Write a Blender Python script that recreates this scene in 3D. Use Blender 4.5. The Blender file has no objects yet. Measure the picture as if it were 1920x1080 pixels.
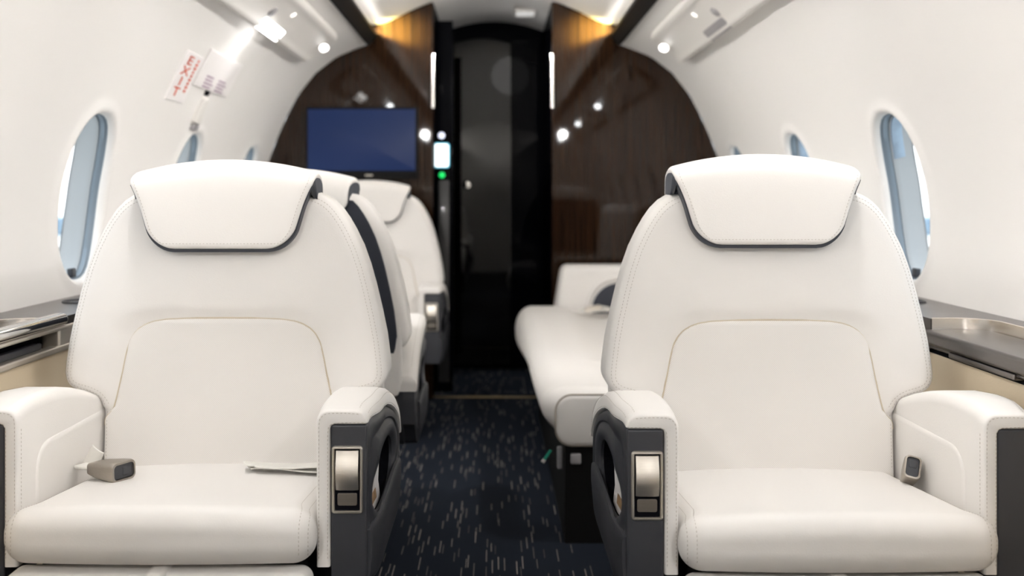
import bpy, bmesh, math, random
from mathutils import Vector, Matrix
random.seed(7)
PI = math.pi
S = bpy.context.scene
COL = S.collection

# ------------------------------------------------------------------ camera
EYE = 0.97
cam_d = bpy.data.cameras.new('camera')
cam = bpy.data.objects.new('camera', cam_d)
COL.objects.link(cam)
cam.location = (0, 0, EYE)
cam.rotation_euler = (PI / 2, 0, 0)
cam_d.sensor_width = 36
cam_d.lens = 35.0
cam_d.shift_x = 0.0177
cam_d.shift_y = -0.0875
cam_d.clip_start = 0.05
cam_d.dof.use_dof = True
cam_d.dof.focus_distance = 1.85
cam_d.dof.aperture_fstop = 2.6
S.camera = cam

# ------------------------------------------------------------------ world, exposure
w = bpy.data.worlds.new('overcast_sky')
S.world = w
w.use_nodes = True
bg = w.node_tree.nodes['Background']
bg.inputs[0].default_value = (0.92, 0.97, 1.0, 1)
bg.inputs[1].default_value = 1.0
S.view_settings.view_transform = 'Standard'
S.view_settings.look = 'None'
S.view_settings.exposure = 1.98
S.view_settings.gamma = 1.0
S.view_settings.use_curve_mapping = False
COVE = 60.0          # strength of the ceiling LED strips
ACCENT = 22.0          # warm lamps at the forward ends of the coves
READ_FWD = 8.5  # forward beams; the pair behind the camera is added front fill
READ = 3.6           # reading lamps above the near seats
LAMP = 3.0          # strength of the reading lamps


# ------------------------------------------------------------------ materials
def srgb(r, g, b):
    f = lambda c: c / 12.92 if c <= 0.04045 else ((c + 0.055) / 1.055) ** 2.4
    return (f(r / 255), f(g / 255), f(b / 255), 1)


def mat(name, col, rough=0.5, metal=0.0, coat=0.0, spec=0.5, bump=None, vary=None):
    m = bpy.data.materials.new(name)
    m.use_nodes = True
    nt = m.node_tree
    b = nt.nodes['Principled BSDF']
    b.inputs['Base Color'].default_value = col
    b.inputs['Roughness'].default_value = rough
    b.inputs['Metallic'].default_value = metal
    b.inputs['Coat Weight'].default_value = coat
    b.inputs['Coat Roughness'].default_value = 0.02
    b.inputs['Specular IOR Level'].default_value = spec
    tc = nt.nodes.new('ShaderNodeTexCoord')
    if vary:
        scale, amt = vary
        n = nt.nodes.new('ShaderNodeTexNoise')
        n.inputs['Scale'].default_value = scale
        n.inputs['Detail'].default_value = 3
        nt.links.new(tc.outputs['Object'], n.inputs['Vector'])
        mx = nt.nodes.new('ShaderNodeMix')
        mx.data_type = 'RGBA'
        mx.inputs['A'].default_value = tuple(c * (1 - amt) for c in col[:3]) + (1,)
        mx.inputs['B'].default_value = tuple(min(1, c * (1 + amt)) for c in col[:3]) + (1,)
        nt.links.new(n.outputs['Fac'], mx.inputs['Factor'])
        nt.links.new(mx.outputs['Result'], b.inputs['Base Color'])
    if bump:
        scale, dist = bump
        n = nt.nodes.new('ShaderNodeTexNoise')
        n.inputs['Scale'].default_value = scale
        n.inputs['Detail'].default_value = 4
        nt.links.new(tc.outputs['Object'], n.inputs['Vector'])
        bp = nt.nodes.new('ShaderNodeBump')
        bp.inputs['Strength'].default_value = 0.5
        bp.inputs['Distance'].default_value = dist
        nt.links.new(n.outputs['Fac'], bp.inputs['Height'])
        nt.links.new(bp.outputs['Normal'], b.inputs['Normal'])
    return m


def emit(name, col, strength):
    m = bpy.data.materials.new(name)
    m.use_nodes = True
    b = m.node_tree.nodes['Principled BSDF']
    b.inputs['Base Color'].default_value = col
    b.inputs['Emission Color'].default_value = col
    b.inputs['Emission Strength'].default_value = strength
    return m


def emit_front(name, col, strength):
    """a lamp face that shines from its front only"""
    m = emit(name, col, strength)
    nt = m.node_tree
    g = nt.nodes.new('ShaderNodeNewGeometry')
    k = nt.nodes.new('ShaderNodeMath')
    k.operation = 'MULTIPLY_ADD'
    nt.links.new(g.outputs['Backfacing'], k.inputs[0])
    k.inputs[1].default_value = -strength
    k.inputs[2].default_value = strength
    nt.links.new(k.outputs[0], nt.nodes['Principled BSDF'].inputs['Emission Strength'])
    return m


M = {}
M['leather'] = mat('cream_leather', (0.80, 0.772, 0.740, 1), 0.48, bump=(420, 0.0004), vary=(3, 0.015))
M['wall'] = mat('cream_wall_panel', (0.80, 0.780, 0.757, 1), 0.55, bump=(300, 0.0003), vary=(1.2, 0.01))
M['dome'] = mat('white_ceiling', (0.86, 0.84, 0.81, 1), 0.6, vary=(1, 0.01))
M['beige'] = mat('beige_leather_panel', (0.74, 0.62, 0.45, 1), 0.55, bump=(260, 0.0005), vary=(4, 0.03))
M['plastic'] = mat('charcoal_plastic', (0.042, 0.043, 0.050, 1), 0.42, bump=(700, 0.0002), vary=(8, 0.05))
M['navy'] = mat('navy_backing', (0.022, 0.026, 0.040, 1), 0.6, bump=(600, 0.0004), vary=(20, 0.1))
M['core'] = mat('slate_backing', (0.038, 0.042, 0.055, 1), 0.55, bump=(600, 0.0004), vary=(20, 0.1))
M['black'] = mat('black_void', (0.004, 0.004, 0.006, 1), 0.8, spec=0.05, vary=(5, 0.1))
M['thread'] = mat('brown_thread', (0.27, 0.215, 0.155, 1), 0.8, vary=(90, 0.2))
M['piping'] = mat('seam_shade_tan', (0.58, 0.50, 0.38, 1), 0.55, vary=(40, 0.06))  # tan colour standing in for the shading along the back pad seam
M['seam'] = mat('taupe_piping', (0.36, 0.32, 0.27, 1), 0.55, vary=(40, 0.06))
M['trimdark'] = mat('dark_trim', (0.010, 0.0095, 0.0095, 1), 0.5, spec=0.1, vary=(12, 0.1))
M['brass'] = mat('threshold_brass', (0.46, 0.36, 0.22, 1), 0.35, metal=1, vary=(30, 0.1))
M['chrome'] = mat('polished_chrome', (0.78, 0.76, 0.73, 1), 0.08, metal=1, vary=(10, 0.02))
M['psu'] = mat('white_moulding', (0.76, 0.735, 0.70, 1), 0.45, vary=(3, 0.01))
M['psugrey'] = mat('grey_lens', (0.34, 0.33, 0.34, 1), 0.3, vary=(9, 0.05))
M['webbing'] = mat('white_webbing', (0.74, 0.72, 0.67, 1), 0.7, bump=(900, 0.0006), vary=(60, 0.05))
M['liner'] = mat('window_liner', (0.27, 0.27, 0.27, 1), 0.35, vary=(6, 0.02))
M['seal'] = mat('window_seal', (0.17, 0.21, 0.25, 1), 0.4, vary=(9, 0.06))
M['shade'] = mat('window_shade', (0.24, 0.30, 0.37, 1), 0.6, vary=(60, 0.1))
M['paper'] = mat('sign_white', (0.84, 0.81, 0.80, 1), 0.5, vary=(20, 0.01))
M['red'] = mat('sign_red', (0.70, 0.09, 0.03, 1), 0.5, vary=(20, 0.05))
M['mauve'] = mat('sign_mauve', (0.34, 0.22, 0.32, 1), 0.5, vary=(20, 0.05))
M['green'] = mat('green_tag', (0.03, 0.36, 0.24, 1), 0.5, vary=(20, 0.05))
M['apron'] = mat('concrete_apron', (0.62, 0.62, 0.60, 1), 0.9, vary=(0.4, 0.05))
M['hedge'] = mat('far_wall_paint', (0.13, 0.19, 0.25, 1), 0.9, vary=(0.4, 0.1))
M['led'] = emit_front('cove_led', (1.0, 0.967, 0.935, 1), COVE)
M['lampwhite'] = emit('lamp_white', (1.0, 0.98, 0.95, 1), LAMP)
M['lampdim'] = emit('lamp_dim', (1.0, 0.96, 0.90, 1), 0.35)
M['lampfaint'] = emit('lamp_faint', (1.0, 0.98, 0.95, 1), 0.10)
M['lampfwd'] = emit('lamp_forward', (0.95, 0.98, 1.0, 1), 24.0)
M['lampread'] = emit('lamp_reading', (1.0, 0.98, 0.96, 1), 1.1)
M['panelglow'] = emit('control_screen_glow', (0.80, 0.97, 1.0, 1), 0.7)
M['halo'] = emit('control_screen_rim', (0.10, 0.55, 0.75, 1), 0.22)
M['ledgreen'] = emit('status_green', (0.01, 0.75, 0.14, 1), 0.25)
M['reflectwhite'] = emit('reflection_white', (0.78, 0.82, 1.0, 1), 0.35)  # glow colour imitating a reflection above the control panel


def brushed(name, col, rough, axis):
    m = mat(name, col, rough, metal=1)
    nt = m.node_tree
    b = nt.nodes['Principled BSDF']
    tc = nt.nodes.new('ShaderNodeTexCoord')
    mp = nt.nodes.new('ShaderNodeMapping')
    mp.inputs['Scale'].default_value = [1400 if i != axis else 12 for i in range(3)]
    n = nt.nodes.new('ShaderNodeTexNoise')
    n.inputs['Scale'].default_value = 1
    nt.links.new(tc.outputs['Object'], mp.inputs['Vector'])
    nt.links.new(mp.outputs['Vector'], n.inputs['Vector'])
    bp = nt.nodes.new('ShaderNodeBump')
    bp.inputs['Strength'].default_value = 0.25
    bp.inputs['Distance'].default_value = 0.0003
    nt.links.new(n.outputs['Fac'], bp.inputs['Height'])
    nt.links.new(bp.outputs['Normal'], b.inputs['Normal'])
    mx = nt.nodes.new('ShaderNodeMix')
    mx.data_type = 'RGBA'
    mx.inputs['A'].default_value = tuple(c * 0.9 for c in col[:3]) + (1,)
    mx.inputs['B'].default_value = tuple(min(1, c * 1.1) for c in col[:3]) + (1,)
    nt.links.new(n.outputs['Fac'], mx.inputs['Factor'])
    nt.links.new(mx.outputs['Result'], b.inputs['Base Color'])
    return m


M['nickel'] = brushed('brushed_nickel', (0.74, 0.69, 0.62, 1), 0.44, 0)
M['steel'] = brushed('brushed_steel_deck', (0.20, 0.185, 0.18, 1), 0.30, 1)
M['darknickel'] = brushed('dark_nickel', (0.40, 0.365, 0.32, 1), 0.40, 0)
M['lip'] = brushed('brushed_lip', (0.92, 0.86, 0.78, 1), 0.22, 2)


def perforated():
    m = mat('perforated_leather', (0.80, 0.772, 0.740, 1), 0.5)
    nt = m.node_tree
    b = nt.nodes['Principled BSDF']
    tc = nt.nodes.new('ShaderNodeTexCoord')
    mp = nt.nodes.new('ShaderNodeMapping')
    mp.inputs['Rotation'].default_value = (0, PI / 4, 0)
    mp.inputs['Scale'].default_value = (330, 0, 330)
    nt.links.new(tc.outputs['Object'], mp.inputs['Vector'])
    v = nt.nodes.new('ShaderNodeTexVoronoi')
    v.inputs['Scale'].default_value = 1
    v.inputs['Randomness'].default_value = 0
    nt.links.new(mp.outputs['Vector'], v.inputs['Vector'])
    r = nt.nodes.new('ShaderNodeValToRGB')
    r.color_ramp.elements[0].position = 0.16
    r.color_ramp.elements[0].color = (0.70, 0.655, 0.60, 1)
    r.color_ramp.elements[1].position = 0.26
    r.color_ramp.elements[1].color = (0.80, 0.772, 0.740, 1)
    nt.links.new(v.outputs['Distance'], r.inputs['Fac'])
    nt.links.new(r.outputs['Color'], b.inputs['Base Color'])
    return m


M['perf'] = perforated()


def wood():
    m = mat('gloss_walnut', (0.03, 0.017, 0.01, 1), 0.5, coat=0.7, spec=0.0)
    nt = m.node_tree
    b = nt.nodes['Principled BSDF']
    b.inputs['Coat Roughness'].default_value = 0.03
    tc = nt.nodes.new('ShaderNodeTexCoord')
    mp = nt.nodes.new('ShaderNodeMapping')
    mp.inputs['Scale'].default_value = (170, 170, 2.0)
    nt.links.new(tc.outputs['Object'], mp.inputs['Vector'])
    n = nt.nodes.new('ShaderNodeTexNoise')
    n.inputs['Scale'].default_value = 1
    n.inputs['Detail'].default_value = 6
    n.inputs['Roughness'].default_value = 0.65
    nt.links.new(mp.outputs['Vector'], n.inputs['Vector'])
    r = nt.nodes.new('ShaderNodeValToRGB')
    e = r.color_ramp.elements
    e[0].position, e[0].color = 0.30, (0.0070, 0.0036, 0.0023, 1)
    e[1].position, e[1].color = 0.72, (0.046, 0.021, 0.0090, 1)
    x = e.new(0.5)
    x.color = (0.018, 0.0086, 0.0044, 1)
    nt.links.new(n.outputs['Fac'], r.inputs['Fac'])
    nt.links.new(r.outputs['Color'], b.inputs['Base Color'])
    return m


M['wood'] = wood()
M['moulding'] = mat('matt_walnut', (0.020, 0.010, 0.006, 1), 0.7, spec=0.0, vary=(40, 0.3))
M['doorgloss'] = mat('black_gloss_door', (0.0022, 0.0024, 0.0036, 1), 0.4, coat=0.12, spec=0.0, vary=(6, 0.1))
M['doormirror'] = mat('dark_mirror_door', (0.004, 0.0037, 0.0035, 1), 0.3, coat=1.0, spec=0.0, vary=(6, 0.1))
M['post'] = mat('grey_post', (0.020, 0.019, 0.019, 1), 0.35, coat=0.5, vary=(14, 0.12))


def screen():
    m = mat('blue_screen', (0.004, 0.005, 0.009, 1), 0.35, spec=0.15)
    nt = m.node_tree
    b = nt.nodes['Principled BSDF']
    tc = nt.nodes.new('ShaderNodeTexCoord')
    n = nt.nodes.new('ShaderNodeTexNoise')
    n.inputs['Scale'].default_value = 2.5
    nt.links.new(tc.outputs['Object'], n.inputs['Vector'])
    r = nt.nodes.new('ShaderNodeValToRGB')
    r.color_ramp.elements[0].position = 0.35
    r.color_ramp.elements[0].color = (0.013, 0.029, 0.100, 1)
    r.color_ramp.elements[1].position = 0.7
    r.color_ramp.elements[1].color = (0.018, 0.036, 0.118, 1)
    nt.links.new(n.outputs['Fac'], r.inputs['Fac'])
    nt.links.new(r.outputs['Color'], b.inputs['Emission Color'])
    b.inputs['Emission Strength'].default_value = 0.20
    return m


M['screen'] = screen()


def carpet():
    m = mat('navy_carpet', (0.02, 0.024, 0.035, 1), 0.95, spec=0.1)
    nt = m.node_tree
    L = nt.links.new
    b = nt.nodes['Principled BSDF']
    tc = nt.nodes.new('ShaderNodeTexCoord')
    sep = nt.nodes.new('ShaderNodeSeparateXYZ')
    L(tc.outputs['Object'], sep.inputs[0])

    def mth(op, a, c=None):
        n = nt.nodes.new('ShaderNodeMath')
        n.operation = op
        for i, v in enumerate((a, c)):
            if v is None:
                continue
            if isinstance(v, (int, float)):
                n.inputs[i].default_value = v
            else:
                L(v, n.inputs[i])
        return n.outputs[0]

    def layer(cols, rows, seed, thr, wid):
        x = mth('ADD', mth('MULTIPLY', sep.outputs['X'], cols), seed)
        cx = mth('FLOOR', x)
        fx = mth('FRACT', x)
        wn = nt.nodes.new('ShaderNodeTexWhiteNoise')
        wn.noise_dimensions = '1D'
        L(cx, wn.inputs['W'])
        y = mth('ADD', mth('MULTIPLY', sep.outputs['Y'], rows), mth('MULTIPLY', wn.outputs['Value'], 37))
        cy = mth('FLOOR', y)
        fy = mth('FRACT', y)
        w2 = nt.nodes.new('ShaderNodeTexWhiteNoise')
        w2.noise_dimensions = '2D'
        cb = nt.nodes.new('ShaderNodeCombineXYZ')
        L(cx, cb.inputs[0])
        L(cy, cb.inputs[1])
        L(cb.outputs[0], w2.inputs['Vector'])
        on = mth('GREATER_THAN', w2.outputs['Value'], thr)
        a = mth('LESS_THAN', fx, wid)
        c = mth('LESS_THAN', fy, 0.72)
        bright = mth('MULTIPLY', mth('SUBTRACT', w2.outputs['Value'], thr), 1.0 / (1 - thr))
        k = mth('MULTIPLY', mth('MULTIPLY', on, a), c)
        return mth('MULTIPLY', k, mth('ADD', mth('MULTIPLY', bright, 0.75), 0.25))
    t = mth('MAXIMUM', layer(62, 8, 3.3, 0.80, 0.10), layer(90, 11, 11.7, 0.85, 0.10))
    nz = nt.nodes.new('ShaderNodeTexNoise')
    nz.inputs['Scale'].default_value = 500
    L(tc.outputs['Object'], nz.inputs['Vector'])
    base = nt.nodes.new('ShaderNodeMix')
    base.data_type = 'RGBA'
    base.inputs['A'].default_value = (0.006, 0.0080, 0.0125, 1)
    base.inputs['B'].default_value = (0.019, 0.0245, 0.036, 1)
    L(nz.outputs['Fac'], base.inputs['Factor'])
    mx = nt.nodes.new('ShaderNodeMix')
    mx.data_type = 'RGBA'
    L(t, mx.inputs['Factor'])
    L(base.outputs['Result'], mx.inputs['A'])
    mx.inputs['B'].default_value = (0.48, 0.43, 0.39, 1)
    L(mx.outputs['Result'], b.inputs['Base Color'])
    bp = nt.nodes.new('ShaderNodeBump')
    bp.inputs['Strength'].default_value = 0.6
    bp.inputs['Distance'].default_value = 0.002
    L(nz.outputs['Fac'], bp.inputs['Height'])
    L(bp.outputs['Normal'], b.inputs['Normal'])
    return m


M['carpet'] = carpet()


def glass():
    m = bpy.data.materials.new('window_glass')
    m.use_nodes = True
    nt = m.node_tree
    nt.nodes.clear()
    o = nt.nodes.new('ShaderNodeOutputMaterial')
    t = nt.nodes.new('ShaderNodeBsdfTransparent')
    t.inputs[0].default_value = (0.93, 0.97, 1.0, 1)
    g = nt.nodes.new('ShaderNodeBsdfGlossy')
    g.inputs['Roughness'].default_value = 0.02
    mx = nt.nodes.new('ShaderNodeMixShader')
    mx.inputs[0].default_value = 0.06
    nt.links.new(t.outputs[0], mx.inputs[1])
    nt.links.new(g.outputs[0], mx.inputs[2])
    nt.links.new(mx.outputs[0], o.inputs['Surface'])
    return m


M['glass'] = glass()


# ------------------------------------------------------------------ mesh helpers
class MB:
    """collects shapes into one mesh"""

    def __init__(self):
        self.v, self.f = [], []

    def add(self, vs, fs):
        o = len(self.v)
        self.v += [tuple(p) for p in vs]
        self.f += [tuple(i + o for i in q) for q in fs]
        return self

    def grid(self, rows, close_u=False, close_v=False):
        n, m = len(rows), len(rows[0])
        vs = [p for r in rows for p in r]
        fs = []
        for i in range(n - (0 if close_v else 1)):
            for j in range(m - (0 if close_u else 1)):
                a, b = i, (i + 1) % n
                c, d = j, (j + 1) % m
                fs.append((a * m + c, a * m + d, b * m + d, b * m + c))
        return self.add(vs, fs)

    def rings(self, rings, cap0=False, cap1=False):
        n, m = len(rings), len(rings[0])
        vs = [p for r in rings for p in r]
        fs = []
        for i in range(n - 1):
            for j in range(m):
                k = (j + 1) % m
                fs.append((i * m + j, i * m + k, (i + 1) * m + k, (i + 1) * m + j))
        if cap0:
            fs.append(tuple(range(m))[::-1])
        if cap1:
            fs.append(tuple((n - 1) * m + j for j in range(m)))
        return self.add(vs, fs)

    def sheet(self, fo, fi, us, vs):
        """closed solid between two surfaces of the same parameters"""
        A = [[fo(u, v) for u in us] for v in vs]
        B = [[fi(u, v) for u in us] for v in vs]
        n, m = len(vs), len(us)
        P = [p for r in A for p in r] + [p for r in B for p in r]
        N = n * m
        fs = []
        for i in range(n - 1):
            for j in range(m - 1):
                q = (i * m + j, i * m + j + 1, (i + 1) * m + j + 1, (i + 1) * m + j)
                fs.append(q)
                fs.append(tuple(N + k for k in q[::-1]))
        loop = [j for j in range(m)] + [i * m + m - 1 for i in range(1, n)] + \
               [(n - 1) * m + j for j in range(m - 2, -1, -1)] + [i * m for i in range(n - 2, 0, -1)]
        for a, b in zip(loop, loop[1:] + loop[:1]):
            fs.append((b, a, N + a, N + b))
        return self.add(P, fs)

    def box(self, x0, x1, y0, y1, z0, z1):
        v = [(x, y, z) for x in (x0, x1) for y in (y0, y1) for z in (z0, z1)]
        return self.add(v, [(0, 1, 3, 2), (4, 6, 7, 5), (0, 4, 5, 1), (2, 3, 7, 6), (0, 2, 6, 4), (1, 5, 7, 3)])

    def rbox(self, x0, x1, y0, y1, z0, z1, r, n=4, k=4, fn=None):
        c = ((x0 + x1) / 2, (y0 + y1) / 2, (z0 + z1) / 2)
        h = ((x1 - x0) / 2, (y1 - y0) / 2, (z1 - z0) / 2)
        r = min(r, min(h) * 0.999)

        def ticks(hh):
            a = [-hh + r * (1 - math.tan(PI / 4 * (1 - i / n))) for i in range(n)]
            mid = [(-hh + r) + (2 * hh - 2 * r) * i / k for i in range(k + 1)]
            return a + mid + [-q for q in a[::-1]]

        T = [ticks(q) for q in h]

        def mp(p):
            q = [max(-(h[i] - r), min(h[i] - r, p[i])) for i in range(3)]
            d = [p[i] - q[i] for i in range(3)]
            L = math.sqrt(sum(t * t for t in d)) or 1
            o = [c[i] + q[i] + d[i] / L * r for i in range(3)]
            return fn(*o) if fn else tuple(o)

        for ax in range(3):
            a, b = (ax + 1) % 3, (ax + 2) % 3
            for s in (-1, 1):
                rows = []
                for tb in T[b]:
                    row = []
                    for ta in T[a]:
                        p = [0, 0, 0]
                        p[ax], p[a], p[b] = s * h[ax], ta, tb
                        row.append(mp(p))
                    rows.append(row)
                self.grid(rows if s > 0 else [r_[::-1] for r_ in rows])
        return self

    def tube(self, pts, r, n=8, closed=False):
        P = [Vector(p) for p in pts]
        R = []
        up = None
        for i, p in enumerate(P):
            a = P[i - 1] if (i or closed) else p
            b = P[(i + 1) % len(P)] if (i < len(P) - 1 or closed) else p
            t = (b - a).normalized()
            if up is None:
                up = Vector((0, 0, 1)) if abs(t.z) < 0.9 else Vector((0, 1, 0))
            x = t.cross(up).normalized()
            up = x.cross(t).normalized()
            R.append([tuple(p + (x * math.cos(2 * PI * k / n) + up * math.sin(2 * PI * k / n)) * r) for k in range(n)])
        if closed:
            R.append(R[0])
            return self.rings(R)
        return self.rings(R, True, True)

    def build(self, name, m, parent=None, angle=40, merge=1e-5):
        me = bpy.data.meshes.new(name)
        bm = bmesh.new()
        vs = [bm.verts.new(p) for p in self.v]
        for f in self.f:
            if len(set(f)) > 2:
                try:
                    bm.faces.new([vs[i] for i in f])
                except ValueError:
                    pass
        if merge:
            bmesh.ops.remove_doubles(bm, verts=bm.verts, dist=merge)
        bmesh.ops.recalc_face_normals(bm, faces=bm.faces)
        for f in bm.faces:
            f.smooth = True
        bm.to_mesh(me)
        bm.free()
        me.set_sharp_from_angle(angle=math.radians(angle))
        me.materials.append(M[m] if isinstance(m, str) else m)
        o = bpy.data.objects.new(name, me)
        COL.objects.link(o)
        if parent is not None:
            o.parent = parent
        return o


def tag(o, label=None, cat=None, group=None, kind=None):
    for k, v in (('label', label), ('category', cat), ('group', group), ('kind', kind)):
        if v:
            o[k] = v
    return o


def empty(name, loc=(0, 0, 0), rz=0):
    o = bpy.data.objects.new(name, None)
    o.empty_display_size = 0.1
    COL.objects.link(o)
    o.location = loc
    o.rotation_euler = (0, 0, rz)
    return o


def copy_tree(o, parent=None):
    c = o.copy()
    COL.objects.link(c)
    c.parent = parent
    for ch in [x for x in bpy.data.objects if x.parent == o]:
        copy_tree(ch, c)
    return c


def catmull(pts, n):
    """smooth curve through pts, n points, even in length"""
    P = [Vector(p) for p in pts]
    out = []
    for i in range(len(P) - 1):
        p0, p1, p2, p3 = P[max(0, i - 1)], P[i], P[i + 1], P[min(len(P) - 1, i + 2)]
        for k in range(16):
            t = k / 16
            out.append(0.5 * ((2 * p1) + (p2 - p0) * t + (2 * p0 - 5 * p1 + 4 * p2 - p3) * t * t + (3 * p1 - p0 - 3 * p2 + p3) * t ** 3))
    out.append(P[-1])
    return resample(out, n)


def resample(P, n):
    P = [Vector(p) for p in P]
    d = [0]
    for a, b in zip(P, P[1:]):
        d.append(d[-1] + (b - a).length)
    out, j = [], 0
    for i in range(n):
        s = d[-1] * i / (n - 1)
        while j < len(P) - 2 and d[j + 1] < s:
            j += 1
        t = (s - d[j]) / max(1e-9, d[j + 1] - d[j])
        out.append(P[j].lerp(P[j + 1], t))
    return out


def lut(pairs):
    """piecewise smooth function through (x, y) pairs"""
    xs = [p[0] for p in pairs]
    ys = [p[1] for p in pairs]

    def f(x):
        if x <= xs[0]:
            return ys[0]
        if x >= xs[-1]:
            return ys[-1]
        for i in range(len(xs) - 1):
            if x <= xs[i + 1]:
                t = (x - xs[i]) / (xs[i + 1] - xs[i])
                return ys[i] + (ys[i + 1] - ys[i]) * t
    return f


def rr(hx, hy, r, n=6):
    """rounded rectangle outline, anticlockwise"""
    r = max(1e-4, min(r, hx, hy))
    out = []
    for cx, cy, a0 in ((hx - r, hy - r, 0), (-hx + r, hy - r, 90), (-hx + r, -hy + r, 180), (hx - r, -hy + r, 270)):
        for i in range(n + 1):
            a = math.radians(a0 + 90 * i / n)
            out.append((cx + r * math.cos(a), cy + r * math.sin(a)))
    return out


def plan_slab(mb, hx, hy, r, steps, mp, cap0=True, cap1=True, n=6):
    """rings of rounded rectangles: steps = [(inset, height)...]; mp maps (a, b, height) to space"""
    R = [[mp(a, b, h) for a, b in rr(hx - i, hy - i, max(0.0005, r - i), n)] for i, h in steps]
    mb.rings(R, cap0, cap1)
    return mb


def dashes(mb, pts, L=0.0040, gap=0.0022, r=0.00027):
    P = [Vector(p) for p in pts]
    tot = sum((b - a).length for a, b in zip(P, P[1:]))
    n = max(2, int(tot / 0.0017))
    Q = resample(P, n)
    step = tot / (n - 1)
    k = 0
    per = max(2, int(round((L + gap) / step)))
    ln = max(1, int(round(L / step)))
    while k + ln < n:
        a, b = Q[k], Q[k + ln]
        t = (b - a).normalized()
        up = Vector((0, 0, 1)) if abs(t.z) < 0.9 else Vector((1, 0, 0))
        x = t.cross(up).normalized() * r
        y = x.cross(t).normalized() * r
        vs = [a + x, a + y, a - x, a - y, b + x, b + y, b - x, b - y]
        mb.add(vs, [(0, 1, 5, 4), (1, 2, 6, 5), (2, 3, 7, 6), (3, 0, 4, 7)])
        k += per
    return mb


def sm(a, b, x):
    t = max(0, min(1, (x - a) / (b - a)))
    return t * t * (3 - 2 * t)


def edge_round(d, r):
    """drop of a rounded edge at distance d from the rim"""
    if d >= r:
        return 0.0
    return r - math.sqrt(max(0, r * r - (r - d) ** 2))


US = [math.sin(PI / 2 * (i / 20 - 1)) for i in range(41)]

# ================================================================== SETTING
Y0, YB, YV = -1.8, 4.80, 5.70          # aft wall, forward bulkhead, end of the vestibule
PROF = catmull([(1.0, 0), (1.07, .35), (1.115, .6), (1.135, .75), (1.14, .85), (1.13, .97), (1.113, 1.06), (1.082, 1.165),
                (1.012, 1.338), (.912, 1.518), (.79, 1.635), (.70, 1.682), (.612, 1.712)], 401)
PLEN = sum((b - a).length for a, b in zip(PROF, PROF[1:]))


def prof(s):
    t = max(0, min(1, s / PLEN)) * 400
    i = min(399, int(t))
    p = PROF[i].lerp(PROF[i + 1], t - i)
    a, b = PROF[max(0, i - 3)], PROF[min(400, i + 4)]
    d = (b - a).normalized()
    return p, Vector((-d.y, d.x))       # point and inboard normal


def s_at(z):
    for i in range(401):
        if PROF[i].y >= z:
            return PLEN * i / 400
    return PLEN


def wall_pt(sg, s, y, n=0.0):
    p, q = prof(s)
    return (sg * (p.x + q.x * n), y, p.y + q.y * n)


SW = s_at(0.975)
WIN = [2.73 + 0.855 * k for k in range(-4, 3)]
WA, WB = 0.138, 0.229                  # half width, half height of a window


def win_edge(phi, k=1.0, grow=0.0):
    c, s = math.cos(phi), math.sin(phi)
    e = 2.5
    q = (abs(c / (WA * k + grow)) ** e + abs(s / (WB * k + grow)) ** e) ** (-1 / e)
    return c * q, s * q


def build_wall(sg, name):
    mb = MB()
    NE = 14
    for yc in WIN:
        a0, a1 = yc - 0.4275, yc + 0.4275
        if yc == WIN[0]:
            a0 = Y0
        if yc == WIN[-1]:
            a1 = YB
        c = (yc, SW)
        per = [(a1, PLEN * i / NE) for i in range(NE)] + [(a1 + (a0 - a1) * i / NE, PLEN) for i in range(NE)] + \
              [(a0, PLEN * (1 - i / NE)) for i in range(NE)] + [(a0 + (a1 - a0) * i / NE, 0) for i in range(NE)]
        rows = []
        angs = []
        for (py, ps) in per:
            hy = 0.4275
            hs = PLEN - SW if ps > SW else SW
            angs.append(math.atan2((ps - SW) / hs * 1.0, (py - yc) / hy))
        hole = [win_edge(a) for a in angs]
        # rim rings around the opening: distance from the edge, height towards the cabin
        for dist, h in ((0, -0.012), (0.004, -0.003), (0.010, 0.004), (0.018, 0.0075), (0.028, 0.006), (0.040, 0.002), (0.055, 0)):
            row = []
            for (hy_, hs_), a in zip(hole, angs):
                L = math.hypot(hy_, hs_)
                row.append(wall_pt(sg, SW + hs_ * (L + dist) / L, yc + hy_ * (L + dist) / L, h))
            rows.append(row)
        for f in [i / 16 for i in range(1, 17)]:
            f = f ** 1.25
            row = []
            for (hy_, hs_), (py, ps) in zip(hole, per):
                L = math.hypot(hy_, hs_)
                q = (L + 0.055) / L
                row.append(wall_pt(sg, (SW + hs_ * q) * (1 - f) + ps * f, (yc + hy_ * q) * (1 - f) + py * f))
            rows.append(row)
        mb.grid(rows, close_u=True)
    o = mb.build(name, 'wall', angle=60, merge=1e-4)
    return tag(o, kind='structure')


wl = build_wall(-1, 'wall_left')
wr = build_wall(1, 'wall_right')

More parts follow.
